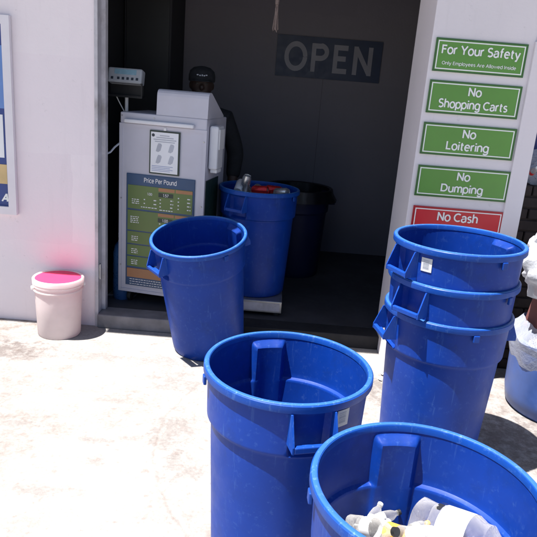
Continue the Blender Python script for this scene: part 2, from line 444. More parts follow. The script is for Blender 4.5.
# ------------------------------------------------------------------ the recycling kiosk building
YF, YW = 4.10, 4.22          # outer / inner face of the front wall
OX0, OX1 = -1.215, 0.825     # door opening
HD = 2.62                    # door head
FZ = 0.10                    # bay floor
YB = 6.38
bld = thing('kiosk_building', 'white walled recycling kiosk with a wide open doorway and dark inside', 'building', (0, 5.2, 0))
def bpart(mb, name, m): return mb.build(name, m, bld, loc=(0, -5.2, 0))
w = MB(); w.prism([(-5, 0), (OX0, 0), (OX0, HD), (OX1+.6, HD), (OX1+.6, 0), (5, 0), (5, 3.0), (-5, 3.0)], YF, YW, 'y')
bpart(w, 'front_wall', 'white_wall')
for q in ((-5, -4.88, YW, 6.5), (4.88, 5, YW, 6.5), (-5, 5, 6.5, 6.6)): bpart(MB().box(*q, 0, 3.0), 'outer_wall', 'white_wall')
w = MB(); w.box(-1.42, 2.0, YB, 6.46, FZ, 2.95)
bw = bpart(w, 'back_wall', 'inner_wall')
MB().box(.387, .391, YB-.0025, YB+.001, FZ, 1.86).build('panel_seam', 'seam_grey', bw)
for a_, b_ in ((-1.50, -1.42), (2.0, 2.08)): bpart(MB().box(a_, b_, YW, 6.46, FZ, 2.95), 'side_wall', 'inner_dark')  # side walls darker than the back wall: their shade is put into the colour
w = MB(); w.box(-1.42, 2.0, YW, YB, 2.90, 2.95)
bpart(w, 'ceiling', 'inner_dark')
# pier right of the door, standing proud of the wall
w = MB(); w.box(OX1, 1.415, 3.74, 4.22, 0, 3.0, .004)
w.box(1.415, OX1+.69, 3.75, 4.22, 2.11, 3.0)
pier = bpart(w, 'door_pier', 'pier_paint')
w = MB(); w.box(1.409, 1.515, 3.722, 4.215, 0, 2.11, .004)
w.build('corner_trim', 'pier_paint', pier)
# steel door frame: angle on the left jamb with a hinge
w = MB()
w.box(OX0+.002, OX0+.024, 4.088, 4.24, .0, HD)
w.box(OX0+.024, OX0+.050, 4.18, 4.235, .1, HD)
w.box(OX0+.022, OX1, 4.16, 4.235, HD-.06, HD)
fr = bpart(w, 'door_frame', 'frame_steel')
w = MB(); w.box(OX0+.020, OX0+.030, 4.105, 4.15, .36, .46, .002); w.lathe([(.007, .355), (.007, .465)], 10, T(OX0+.032, 4.11, 0))
w.build('hinge', 'steel', fr)
# rolled-up shutter in its housing over the door
w = MB(); w.lathe([(.12, -1.0), (.12, 1.0)], 24, T(-.2, 4.42, 2.62) @ Matrix.Rotation(PI/2, 4, 'Y'))
bpart(w, 'shutter_roll', 'roof_metal')
w = MB(); w.prism([(-5.2, 3.64), (-2.12, 3.64), (-2.12, 3.575), (-.10, 3.575), (-.10, 3.34), (5.2, 3.34), (5.2, 6.8), (-5.2, 6.8)], 3.0, 3.14, 'z')  # eave out of view, its edge stepped to place shade on pier, can and pail
bpart(w, 'roof', 'roof_metal')
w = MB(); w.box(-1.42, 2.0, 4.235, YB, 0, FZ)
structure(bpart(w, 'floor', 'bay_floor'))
bld_floor = [o for o in COL.objects if o.name == 'floor'][0]; del bld_floor['kind']
bm = bmesh.new()
w = MB(); w.box(OX0+.022, -.36, 4.065, 4.235, 0, FZ+.002, .008)
bpart(w, 'door_step', 'step_concrete')
w = MB(); w.box(-.357, OX1, 4.068, 4.235, 0, FZ, .006)  # right part of the step, in a darker colour than the left
bpart(w, 'dark_threshold', 'threshold_dark')

# dark steel locker inside at the left
lk = thing('storage_locker', 'tall black steel locker in the back left corner of the dark bay', 'locker', (-1.2, 6.0, FZ))
MB().box(-.21, .20, -.36, .36, 0, 2.5, .006).build('body', 'inner_dark', lk)
MB().box(-.19, .18, -.372, -.36, .05, 2.45, .003).build('door', 'black_metal', lk)
MB().box(.12, .135, -.39, -.372, 1.1, 1.25, .003).build('handle', 'steel', lk)

# OPEN sign on the back wall
os_ = thing('open_sign', 'dark navy sign reading OPEN on the back wall of the dark bay', 'sign', (.425, YB, 1.86))
MB().box(-.515, .515, -.02, -.001, 0, .385).build('board', 'open_board', os_)
MB().text('OPEN', 0, .062, -.0225, width=.83, height=.265, weight=.13, gap=.22).build('lettering', 'open_letter', os_)

# ------------------------------------------------------------------ signs on the pier
def pier_sign(zc, lines, kind, label, x0=.853, x1=1.392, h=.186):
    s = thing('notice_sign', label, 'sign', ((x0+x1)/2, 3.738, zc), group='stacked notice signs on the pier')
    hw = (x1-x0)/2
    MB().box(-hw, hw, -.006, 0, -h/2, h/2).build('board', 'sign_%s' % kind, s)
    MB().frame(-hw, hw, -h/2, h/2, .009, -.0075, -.0062).build('edge', 'sign_%s_edge' % kind, s)
    MB().frame(-hw+.013, hw-.013, -h/2+.013, h/2-.013, .006, -.0078, -.0062).build('border', 'sign_white', s)
    for body, wid, hgt, z in lines: MB().text(body, 0, z, -.0084, width=wid, height=hgt, weight=.125 if hgt > .03 else .10).build('lettering', 'sign_white', s)
pier_sign(2.00, [('For Your Safety', .445, .047, .008), ('Only Employees Are Allowed Inside', .425, .0185, -.052)], 'green',
          'green sign reading For Your Safety, topmost on the pier', .850, 1.375, .182)
pier_sign(1.768, [('No', .072, .047, .017), ('Shopping Carts', .40, .047, -.056)], 'green', 'green sign reading No Shopping Carts on the pier', .848, 1.385)
pier_sign(1.528, [('No', .074, .048, .017), ('Loitering', .25, .048, -.056)], 'green', 'green sign reading No Loitering on the pier', .848, 1.400)
pier_sign(1.276, [('No', .074, .048, .017), ('Dumping', .25, .048, -.056)], 'green', 'green sign reading No Dumping on the pier', .852, 1.412)
pier_sign(1.028, [('No Cash', .245, .052, .012)], 'red', 'red sign reading No Cash behind the stacked cans', .858, 1.415)

# ------------------------------------------------------------------ framed poster on the left wall
po = thing('wall_poster', 'blue poster in a white frame hung on the left wall', 'poster', (-2.20, 4.098, .78))
MB().frame(-.46, .46, 0, 1.27, .052, -.035, -.001).build('frame', 'poster_frame', po)
MB().box(-.408, .408, -.012, -.001, .052, 1.218).build('backing', 'poster_blue', po)
MB().box(-.408, .408, -.0135, -.0122, .70, 1.09).build('sky_band', 'poster_sky', po)
MB().box(-.30, .385, -.0135, -.0122, .38, .66).build('pale_panel', 'paper', po)
MB().box(.30, .398, -.0150, -.0136, .205, .335).build('tan_card', 'card_tan', po)
MB().text('A', .375, .085, -.0135, height=.052, shear=.25, weight=.16).build('lettering', 'sign_white', po)

# ------------------------------------------------------------------ price machine in the doorway
yaw = math.radians(-10.2)
mc = thing('price_kiosk', 'pale grey kiosk cabinet with a price board standing in the doorway', 'kiosk', (-1.114, 4.365, FZ), (0, 0, yaw))
# local frame: x 0..0.63 across the front, y back, z up from the bay floor
MB().box(0, .63, 0, .50, .10, 1.405, .008).build('cabinet', 'machine_paint', mc)
MB().prism([(.0, 1.405), (.008, 1.535), (.012, 1.553), (.022, 1.567), (.036, 1.575), (.066, 1.577), (.085, 1.572), (.40, 1.42), (.40, 1.405)], .265, .632, 'x').build('hood', 'machine_paint', mc)
MB().box(.04, .545, -.035, .0, 1.335, 1.362, .008).build('top_rail', 'machine_trim', mc)
MB().frame(-.003, .633, .095, 1.33, .022, -.006, .002).build('front_frame', 'machine_paint', mc)
# notice
nb = MB().box(.225, .445, -.012, -.001, 1.0, 1.30).build('notice_frame', 'dark_green', mc)
MB().box(.235, .435, -.0145, -.0122, 1.01, 1.29).build('notice_paper', 'paper', nb)
t = MB()
for i, (a, b_) in enumerate([(.30, .37), (.275, .40), (.255, .42), (.265, .41)]): t.box(a, b_, -.0155, -.0147, 1.265-.014*i, 1.271-.014*i)
t.build('notice_print', 'print_grey', nb); t = MB()
for i in range(4): t.box(.245, .40-.02*(i % 2), -.0155, -.0147, 1.055-.011*i, 1.0585-.011*i)
t.build('notice_print', 'print_blue', nb); t = MB()
t.lathe([(.011, 0), (.011, .001)], 14, T(.252, -.0147, 1.268) @ Matrix.Rotation(PI/2, 4, 'X'))
t.build('notice_emblem', 'print_dark', nb)
t = MB()
for cx in (.295, .385):
    for cz in (1.185, 1.105):
        MB().prism([(cx-.022, cz-.026), (cx-.004, cz-.031), (cx+.012, cz-.02), (cx+.022, cz+.018), (cx+.014, cz+.028), (cx-.004, cz+.030), (cx-.012, cz+.012)], -.0155, -.0147, 'y').build('notice_picture', 'print_grey', nb)
MB().box(.325, .345, -.013, -.001, 1.302, 1.322, .003).build('notice_clip', 'print_white', mc)
# price board
pb = MB().box(.055, .565, -.010, -.001, .15, .985, .003).build('price_board', 'navy', mc)
t = MB()
for z0, z1 in ((.735, .905), (.575, .722), (.475, .565), (.385, .465), (.30, .375)): MB().box(.068, .552, -.0125, -.0102, z0, z1).build('price_panel', 'olive', pb)
for q in ((.30, .42, .878, .902), (.428, .552, .878, .902), (.30, .42, .697, .719), (.428, .552, .697, .719), (.068, .552, .215, .285)):
    MB().box(q[0], q[1], -.0138, -.0102 if q[3] < .5 else -.0127, q[2], q[3]).build('orange_strip', 'orange', pb)
for q in (.838, .655): MB().box(.30, .41, -.0135, -.0127, q, q+.03).build('price_window', 'dark_green', pb)
t = MB()
MB().text('Price Per Pound', .31, .932, -.0115, width=.24, height=.032, weight=.11).build('lettering', 'print_white', pb)
for bd, x_, z_, hh in (('1.57', .355, .843, .02), ('1.00', .355, .660, .02), ('1.00', .235, .843, .017)): MB().text(bd, x_, z_, -.0145, height=hh).build('price_digits', 'print_white', pb)
rr = random.Random(3)
def dashes(x0, x1, z, hh=.007, fill=.8):
    x = x0
    while x < x1:
        l = rr.uniform(.008, .022)
        if rr.random() < fill: t.box(x, min(x1, x+l), -.0136, -.0127, z, z+hh)
        x += l+.006
def flush():
    global t
    t.build('price_print', 'print_white', pb); t = MB()
t = MB()
for i in range(3): dashes(.10, .155, .80-.014*i, .006, 1)
flush()
for x0, x1, n_, zt, dz in ((.19, .20, 2, .805, .028), (.265, .29, 2, .805, .028), (.31, .32, 3, .815, .025), (.39, .412, 3, .815, .025), (.445, .455, 4, .84, .026), (.515, .542, 4, .84, .026)):
    for i in range(n_): dashes(x0, x1, zt-dz*i, .0075, 1)
    flush()
for x0, x1, zt in ((.17, .29, .75), (.31, .41, .742)): dashes(x0, x1, zt, .006, 1); flush()
for i in range(4): dashes(.09, .155, .672-.014*i, .006, 1)
flush()
for x0, x1 in ((.31, .32), (.39, .412), (.445, .455), (.515, .542)):
    for i in range(2): dashes(x0, x1, .64-.026*i, .0075, 1)
    flush()
for zc in (.525, .43, .345):
    for i in range(3): dashes(.10, .15, zc-.014*i, .006, 1)
    flush()
    for x0, x1 in ((.31, .34), (.445, .47), (.515, .542)): dashes(x0, x1, zc, .0075, 1); flush()
for i in range(3): dashes(.09, .52, .262-.02*i, .006, 1)
flush()
for i in range(3): dashes(.09, .50, .198-.018*i, .005, 1)
flush()
# white handset box and poster on the right side
sb = MB().box(.634, .70, .05, .20, 1.06, 1.36, .014).build('side_box', 'machine_trim', mc)
MB().box(.70, .708, .065, .185, 1.20, 1.34, .004).build('side_box_cover', 'print_white', sb); MB().box(.645, .695, .07, .18, 1.035, 1.062, .006).build('side_box_plug', 'print_white', sb)
for x, z in ((.015, 1.38), (.25, 1.38), (.015, .30), (.015, .80), (.615, .80), (.615, 1.25)):
    MB().lathe([(0, 0), (.006, 0), (.005, .003), (0, .0035)], 10, T(x, -.0062 if z < 1.33 else 0, z) @ Matrix.Rotation(PI/2, 4, 'X')).build('screw', 'steel', mc)
MB().box(.631, .636, .03, .33, .45, .98).build('side_poster', 'dark_green', mc)
for x, y in ((.06, .07), (.57, .07), (.06, .43), (.57, .43)):
    c = MB(); c.lathe([(.0, -.014), (.036, -.014), (.04, -.008), (.04, .008), (.036, .014), (0, .014)], 18, T(x, y, .041) @ Matrix.Rotation(PI/2, 4, 'Y'))
    co = c.build('caster', 'rubber', mc)
    MB().box(x-.022, x+.022, y-.02, y+.02, .082, .10).build('caster_fork', 'steel', co)

# weighing display on its post
sd = thing('scale_display', 'small grey weighing display on a post above the kiosk corner', 'scale display', (-1.118, 4.56, FZ), (0, 0, math.radians(-6)))
MB().lathe([(.013, 0), (.013, 1.50)], 10, smooth=True).build('post', 'print_white', sd)
MB().box(-.10, .10, -.10, .10, 0, .015, .003).build('base_plate', 'steel', sd)
h = Matrix.Translation((0, -.02, 1.60)) @ Matrix.Rotation(math.radians(-14), 4, 'X')
hs = MB().box(-.125, .125, -.04, .04, -.012, .092, .012, h).build('housing', 'scale_case', sd)
MB().box(-.075, .085, -.0415, -.0395, .045, .08, .0, h).build('screen', 'lcd', hs)
for i in range(6):
    x = -.098 + .034*i + (.012 if i else 0)
    MB().box(x, x+.018, -.043, -.0395, .008, .026, .002, h).build('button', 'print_dark', hs)
t = MB(); t.frame(-.13, .13, 1.497, 1.60, .008, -.05, -.04); t.box(-.122, .122, -.045, .03, 1.505, 1.512); t.box(-.12, .12, .0, .006, 1.512, 1.59)
t.build('bracket', 'black_metal', sd)
t = MB().tube([(-.07, -.02, 1.50), (-.05, 0, 1.45), (-.02, .0, 1.40), (-.008, .01, 1.34)], .004); t.build('cable', 'print_white', sd)

cb = MB().tube([(-1.20, 4.30, 1.21), (-1.17, 4.32, 1.225), (-1.145, 4.34, 1.26), (-1.12, 4.37, 1.285), (-1.09, 4.41, 1.31)], .007)
tag(cb.build('power_cord', 'print_grey'), 'pale cord running from the door jamb to the kiosk side', 'cord')

# blue jug on the floor by the jamb
jg = thing('water_jug', 'blue plastic bottle with narrow neck on the floor behind the door jamb', 'bottle', (-1.115, 4.46, FZ))
MB().lathe([(0, 0), (.06, 0), (.068, .012), (.068, .16), (.064, .17), (.068, .18), (.068, .36), (.055, .42), (.028, .455), (.026, .49)], 24).build('body', 'jug_blue', jg)
MB().lathe([(0, .485), (.03, .485), (.03, .515), (0, .516)], 18).build('cap', 'jug_blue', jg)

# pull rope hanging in the doorway
rp = MB()
px, py = -.083, 4.40
rp.tube([(px-.015, py, 2.90), (px-.008, py, 2.6), (px-.004, py, 2.44), (px, py, 2.31)], .006)
rp.lathe([(0, -.03), (.012, -.025), (.014, 0), (.011, .02), (0, .03)], 10, T(px, py, 2.30))
for k in (-1, 1):
    rp.tube([(px+.003*k, py, 2.29), (px+.006*k, py+.004, 2.22), (px+.012*k, py+.004, 2.16), (px+.016*k, py, 2.12), (px+.010*k, py, 2.105), (px+.003*k, py-.006, 2.12), (px+.002*k, py-.008, 2.2), (px+.006*k, py-.01, 2.25)], .0055)
tag(rp.build('pull_rope', 'rope'), 'knotted pale rope hanging from the ceiling in the doorway', 'rope')

# ------------------------------------------------------------------ trash cans
RT = .305; H_CAN = .80
def angle_list():
    A = []
    for c in (0, PI):
        for d in (-.30, -.262, -.248, -.236, -.222, -.20, -.12, -.04, .04, .12, .20, .222, .236, .248, .262, .30): A.append((c+d) % (2*PI))
    for i in range(72):
        a = 2*PI*i/72
        if all(min(abs(a-b), 2*PI-abs(a-b)) > .045 for b in A): A.append(a)
    return sorted(A)
def sstep(a, b, x):
    t = max(0, min(1, (x-a)/(b-a))); return t*t*(3-2*t)
def make_can(body_m, rim_m, handle_m, lip_m, name, label, cat='trash can'):
    root = thing(name, label, cat)
    ang = angle_list(); n = len(ang)
    prof = [(0, .012), (.19, .012), (.20, 0), (.232, 0), (.24, .010), (.2428, .05)]
    for i in range(1, 9): prof.append((.2428+(.266-.2428)*i/8, .05+(.50-.05)*i/8))
    for z in (.53, .56, .572, .582, .592): prof.append((.266+(.2695-.266)*(z-.5)/.092, z))
    prof += [(.2725, .596), (.2825, .600), (.2845, .604), (.2848, .612)]
    for z in (.63, .66, .70, .735, .748, .756, .764, .772, .785): prof.append((.2848+(.2905-.2848)*(z-.612)/.173, z))
    prof += [(.2905, .792), (.286, .792)]
    for z in (.785, .772, .764, .756, .748, .735, .70, .66, .63, .615): prof.append((.2802+(.286-.2802)*(z-.612)/.173, z))
    prof += [(.279, .609), (.274, .606), (.267, .603), (.2645, .598)]
    for z in (.592, .582, .572, .56, .53): prof.append((.2610+(.2645-.2610)*(z-.5)/.092, z))
    for i in range(8, -1, -1): prof.append((.237+(.2605-.237)*i/8, .05+(.495-.05)*i/8))
    prof += [(.230, .03), (.20, .02), (0, .02)]
    vs = []
    top = max(range(len(prof)), key=lambda i: prof[i][1])
    for pi_, (r, z) in enumerate(prof):
        inner = pi_ > top+1; ki = sstep(.40, .47, z)*(1-sstep(.750, .770, z))
        kz = sstep(.600, .6125, z)*(1-sstep(.752, .770, z))
        for a in ang:
            d = min(min(abs(a-c), 2*PI-abs(a-c)) for c in (0, PI))
            ka = 1-sstep(.205, .262, d)
            pr = .0255
            t_ = r-pr*ka*kz
            if inner: t_ = min(r, r*(1-ka*ki)+.2535*ka*ki)      # the pad inside runs down past the ledge
            vs.append((t_*math.cos(a), t_*math.sin(a), z))
    fs = []
    for j in range(len(prof)-1):
        for i in range(n): i2 = (i+1) % n; fs.append([j*n+i, j*n+i2, (j+1)*n+i2, (j+1)*n+i])
    MB().add(vs, fs, True).build('body', body_m, root)
    rim = [(.2838, .778), (.2838, .796), (.2850, .7985), (.302, .7985), (.3045, .796), (.3052, .774), (.3042, .7715), (.3018, .7715), (.3008, .774), (.2998, .790), (.2925, .790), (.2912, .778)]
    ro = MB().lathe(rim, 96, closed=True).build('rim', rim_m, root)
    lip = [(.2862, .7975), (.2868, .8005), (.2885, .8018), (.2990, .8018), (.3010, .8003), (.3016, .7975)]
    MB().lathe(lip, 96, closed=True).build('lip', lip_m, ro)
    for c in (0, PI):
        hb = MB(); M = rz(c)
        for s in (-1, 1):
            hb.prism([(.2775, .769), (.301, .769), (.3405, .676), (.3405, .652), (.2732, .652)], s*.0735-.0032, s*.0735+.0032, 'y', M)
        bm = bmesh.new()
        hb.box(.322, .3405, -.0703, .0703, .652, .675, .004, M)
        hb.box(.296, .322, -.0703, .0703, .652, .6565, 0, M)
        hb.build('handle', handle_m, root)
    for c in (PI/2, -PI/2):
        MB().box(.298, .309, -.014, .014, .738, .771, .003, rz(c)).build('rim_tab', handle_m, root)
    return root
R = math.radians
BG = 'blue plastic trash cans'
# heading: the handle axis points along local +X
can0 = make_can('can_blue', 'can_rim_blue', 'can_handle_blue', 'can_lip_worn_lit', 'trash_can', 'open empty blue trash can in the middle, nearest the can of bottles')
can0['group'] = BG
can0.location = (.100, 2.020, 0); can0.rotation_euler = (0, 0, R(-90+16))
SX, SY = .885, 2.815
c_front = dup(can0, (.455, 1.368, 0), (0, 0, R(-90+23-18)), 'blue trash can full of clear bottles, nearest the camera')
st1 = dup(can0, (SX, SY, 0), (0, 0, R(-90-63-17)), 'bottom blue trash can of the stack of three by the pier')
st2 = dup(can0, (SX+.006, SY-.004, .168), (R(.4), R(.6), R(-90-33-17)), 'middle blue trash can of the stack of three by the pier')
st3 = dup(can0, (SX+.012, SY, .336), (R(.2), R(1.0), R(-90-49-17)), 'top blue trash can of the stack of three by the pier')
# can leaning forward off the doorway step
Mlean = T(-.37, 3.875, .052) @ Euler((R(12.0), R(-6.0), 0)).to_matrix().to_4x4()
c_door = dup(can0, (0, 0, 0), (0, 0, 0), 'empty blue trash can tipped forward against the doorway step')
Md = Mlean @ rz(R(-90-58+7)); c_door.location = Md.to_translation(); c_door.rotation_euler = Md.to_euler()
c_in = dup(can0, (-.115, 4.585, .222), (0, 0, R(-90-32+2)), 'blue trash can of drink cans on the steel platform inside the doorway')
def sticker(can, az, z=.715):
    M = rz(az)
    r0 = .2895+.0008
    s = MB()
    k = 5
    vs = []; 
    for j in (0, 1):
        for i in range(k+1):
            a = (i/k-.5)*.052/r0; rr_ = r0 + (z+(j-.5)*.06-.70)*.033
            vs.append(M @ Vector((rr_*math.cos(a), rr_*math.sin(a), z+(j-.5)*.062)))
    s.add(vs, [[i, i+1, k+2+i, k+1+i] for i in range(k)])
    o = s.build('barcode_sticker', 'label_white', can)
    b = MB()
    for i in range(7):
        zz = z-.018+.006*i
        a0, a1 = -.016/r0, .012/r0
        vs = [M @ Vector(((r0+.0007+(q-.70)*.033)*math.cos(a), (r0+.0007+(q-.70)*.033)*math.sin(a), q)) for q in (zz, zz+(.0022 if i % 3 else .0038)) for a in (a0, 0, a1)]
        b.add(vs, [[0, 1, 4, 3], [1, 2, 5, 4]])
    b.build('sticker_print', 'print_grey', o)
sticker(can0, R(23), .728); sticker(st3, R(24), .722)

# black can with a liner at the back of the bay
bc = make_can('can_navy', 'can_navy', 'can_navy', 'can_navy', 'trash_can', 'dark navy trash can with a black liner at the back of the bay')
bc.location = (.215, 5.55, FZ); bc.rotation_euler = (0, 0, R(200))
def hang(a, z):
    return .012*math.sin(9*a)+.010*math.sin(17*a+1)
ln = MB().lathe([(.275, .70), (.28, .80), (.300, .808), (.312, .80), (.316, .76), (.325, .70)], 80, wob=lambda a, z: (hang(a, z)*(1.2 if z < .77 else .15)+(.10*max(0, math.cos(a+.2))**6 if z < .74 else 0)))
ln.f = [f for f in ln.f if len(f) == 4]; ln.sm = [True]*len(ln.f)
ln.build('liner', 'liner_black', bc, rot=(0, 0, R(160)))

# steel platform scale under the inner can
ps = thing('platform_scale', 'low steel platform scale under the blue can in the doorway', 'scale', (-.13, 4.60, FZ))
MB().box(-.26, .25, -.30, .30, .03, .12, .004).build('deck', 'steel', ps)
MB().box(-.25, .235, -.304, -.301, .045, .105).build('front_plate', 'frame_steel', ps)
for x in (-.22, .21):
    for y in (-.26, .26): MB().lathe([(.02, 0), (.025, .03)], 12, T(x, y, 0)).build('foot', 'rubber', ps)

# drink cans in the inner can
def soda(label, m, loc, rot, grp='drink cans in the bin'):
    c = thing('drink_can', label, 'drink can', loc, rot, grp)
    MB().lathe([(0, .004), (.022, .004), (.026, 0), (.033, .012), (.033, .105), (.027, .118), (.027, .122), (.025, .122), (.024, .118), (0, .118)], 18).build('body', m, c)
    MB().box(-.008, .008, -.004, .014, .119, .121).build('ring_pull', 'can_silver', c)
    return c
bx, by, bz = -.115, 4.585, .975
soda('white drink can at the left of the heap in the bin', 'can_white', (bx-.16, by-.05, bz+.01), (R(60), R(20), R(160)))
soda('silver drink can standing up in the bin heap', 'can_silver', (bx-.115, by-.02, bz+.015), (R(12), R(10), 0))
soda('red drink can lying centrally on the bin heap', 'can_red', (bx-.05, by-.05, bz+.03), (R(85), 0, R(70)))
soda('red drink can to the right on the bin heap', 'can_red', (bx+.05, by+.0, bz+.035), (R(95), R(10), R(110)))
soda('second silver drink can lying right of the red cans', 'can_silver', (bx+.12, by-.03, bz+.02), (R(80), 0, R(50)))
soda('white drink can at the far right of the heap in the bin', 'can_white', (bx+.17, by+.04, bz), (R(90), 0, R(20)))
for k in range(14):
    a = rr.uniform(0, 2*PI); q = .13*math.sqrt(rr.random())
    soda('dull crushed drink can low in the bin heap', rr.choice(['can_silver', 'can_white', 'can_silver']), (bx+q*math.cos(a), by+q*math.sin(a), bz-.03+rr.uniform(-.03, .02)), (rr.uniform(1, 2), rr.uniform(-1, 1), rr.uniform(0, 6)))
f = MB().lathe([(0, .0), (.232, .0), (.245, .58), (.15, .64), (0, .66)], 24, T(bx, by, .26), wob=lambda a, z: .02*math.sin(5*a+z*9))
o = f.build('sorted_cans', 'can_silver'); tag(o, 'mass of crushed drink cans filling the bin below the heap', 'cans'); o['kind'] = 'stuff'

# ------------------------------------------------------------------ bottles in the front can
def bottle(kind, label, loc, rot, lab='label_white', cap='cap_white', grp=None, scale=1.0):
    b = thing('plastic_bottle', label, 'bottle', loc, rot, grp); b.scale = (scale,)*3
    if kind == 'small':
        pr = [(0, .006), (.022, .0), (.031, .006), (.032, .05), (.030, .055), (.032, .06), (.030, .07), (.032, .08), (.032, .13), (.026, .165), (.014, .188), (.013, .205)]
        m = 'pet_clear'; lz = (.075, .12, .0325); cz = (.2, .215, .015)
    elif kind == 'large':
        pr = [(0, .01), (.035, .0), (.052, .01), (.054, .10), (.051, .105), (.054, .112), (.054, .21), (.044, .255), (.02, .29), (.014, .30), (.014, .32)]
        m = 'pet_clear'; lz = (.12, .20, .0548); cz = (.312, .33, .0165)
    elif kind == 'milky':
        pr = [(0, .008), (.04, .0), (.05, .008), (.05, .14), (.046, .17), (.022, .21), (.019, .225)]
        m = 'pet_milky'; lz = (.04, .12, .0507); cz = (.222, .24, .021)
    else:  # jug
        pr = [(0, .01), (.055, .0), (.078, .012), (.080, .06), (.077, .066), (.080, .073), (.080, .19), (.066, .235), (.03, .27), (.022, .28), (.022, .305)]
        m = 'pet_clear'; lz = (.095, .185, .0808); cz = (.297, .317, .025)
    sd_ = rr.uniform(0, 50)
    fine = []
    for (r0_, z0_), (r1_, z1_) in zip(pr, pr[1:]):
        kk_ = max(1, int((z1_-z0_)/.02)); fine += [(r0_+(r1_-r0_)*i/kk_, z0_+(z1_-z0_)*i/kk_) for i in range(kk_)]
    fine.append(pr[-1])
    zl = lz
    def dent(a, z):
        if z > pr[-1][1]*.75 or zl[0]-.012 < z < zl[1]+.012: return 0
        return .13*noise.noise(Vector((1.6*math.cos(a)+sd_, 1.6*math.sin(a), z*22)))-.03
    MB().lathe(fine, 28, wob=dent).build('body', m, b)
    if kind == 'jug':
        for q in (4.9, 6.1, 7.3):
            Q = MB().lathe([(.0817, .074), (.0817, .092)], 56); Q.f = Q.f[int(q*2):int(q*2)+2]; Q.sm = [True]*len(Q.f)
            Q.build('black_print', 'label_black', b)
    L = MB().lathe([(lz[2], lz[0]), (lz[2], lz[1])], 28); L.f = L.f[:28] if kind != 'jug' else L.f[2:14]; L.sm = [True]*len(L.f)
    L.build('label_band', lab, b)
    MB().lathe([(0, cz[0]), (cz[2], cz[0]), (cz[2], cz[1]), (0, cz[1])], 16).build('cap', cap, b)
    return b
fx, fy = .462, 1.370
BG2 = 'clear bottles in the front can'
def bt(kind, label, dx, dy, z, rx, ry, rzz, lab='label_white', cap='cap_white', sc=1.0):
    return bottle(kind, label, (fx+dx, fy+dy, z), (R(rx), R(ry), R(rzz)), lab, cap, BG2, sc)
bt('jug', 'biggest clear bottle lying on the heap in the front can', .035, .165, .55, 78, 0, 48, sc=.95)
bt('small', 'small clear bottle with a yellow label at the left of the heap', -.105, .135, .55, 72, 0, 42, 'label_yellow', sc=.85)
bt('small', 'small clear bottle squeezed against the left wall of the front can', -.165, .14, .545, 62, 10, 35, 'label_white', 'label_black', sc=.85)
bt('milky', 'milky white bottle in the middle of the heap', -.05, .10, .525, 82, 0, 95, sc=.75)
bt('large', 'large clear bottle with a blue cap lying across the middle of the heap', -.055, .03, .525, 84, 0, 75, cap='cap_blue', sc=.85)
bt('milky', 'milky white bottle on the near right side of the heap', .02, .0, .54, 85, 0, 50, sc=.8)
bt('small', 'small clear bottle low in the heap beside the biggest bottle', -.03, .17, .50, 75, 0, 60, 'label_white', sc=.9)
bt('large', 'large clear bottle with a red label on the near side of the heap', -.12, -.02, .50, 85, 0, 160, 'label_red', sc=.7)
for k, (dx, dy, z, rx_, rz_, lb, cp_) in enumerate((
        (-.15, .165, .525, 80, 75, 'label_white', 'cap_white'), (-.11, .20, .515, 70, 110, 'label_white', 'label_black'), (-.06, .195, .535, 85, 20, 'label_yellow', 'cap_white'),
        (-.13, .09, .56, 62, 150, 'label_white', 'cap_white'), (-.07, .14, .565, 78, 60, 'label_black', 'cap_white'), (-.02, .10, .57, 88, 130, 'label_white', 'label_yellow'),
        (.10, .05, .575, 80, 100, 'label_white', 'cap_white'), (-.18, .05, .545, 75, 45, 'label_white', 'label_red'), (.13, .10, .585, 84, 160, 'label_white', 'cap_white'))):
    desc = {'label_black': 'little clear bottle with a black cap on top of the heap', 'label_yellow': 'little clear bottle with a yellow cap beside the biggest bottle',
            'label_red': 'little clear bottle with a red cap at the left of the heap'}.get(cp_)
    desc = desc or {'label_yellow': 'little clear bottle with a yellow label and white cap at the back', 'label_black': 'little clear bottle with a black label and white cap'}.get(lb, 'little clear bottle with a white label and white cap on the heap')
    bt('small', desc, dx, dy, z-.018, rx_+8, 0, rz_, lb, cp_, .58)
for k in range(34):
    a = rr.uniform(0, 2*PI); q = .115*math.sqrt(rr.random()); h_ = rr.uniform(0, 360)
    kd = rr.choice(['small', 'milky', 'small', 'small']); sc_ = rr.uniform(.7, .9)
    tl = R(rr.uniform(65, 105)); ln_ = .1*sc_ if kd != 'large' else .16*sc_
    # centre the bottle on its own middle so that it stays inside the can
    ax = Vector((math.sin(R(h_))*math.sin(tl), -math.cos(R(h_))*math.sin(tl), math.cos(tl)))
    bt(kd, 'clear bottle buried in the heap of the front can', q*math.cos(a)-ax.x*ln_, q*math.sin(a)-ax.y*ln_, .465+rr.uniform(-.04, .05), math.degrees(tl), 0, h_, rr.choice(['label_white', 'label_white', 'label_yellow', 'label_white', 'label_black']), 'cap_white', sc_)
f = MB().lathe([(0, .0), (.236, .0), (.248, .34), (.15, .38), (0, .40)], 28, T(fx, fy, .03), wob=lambda a, z: .02*math.sin(6*a+z*11))
o = f.build('packed_bottles', 'pet_milky'); tag(o, 'mass of packed clear bottles filling the front can below the heap', 'bottles'); o['kind'] = 'stuff'

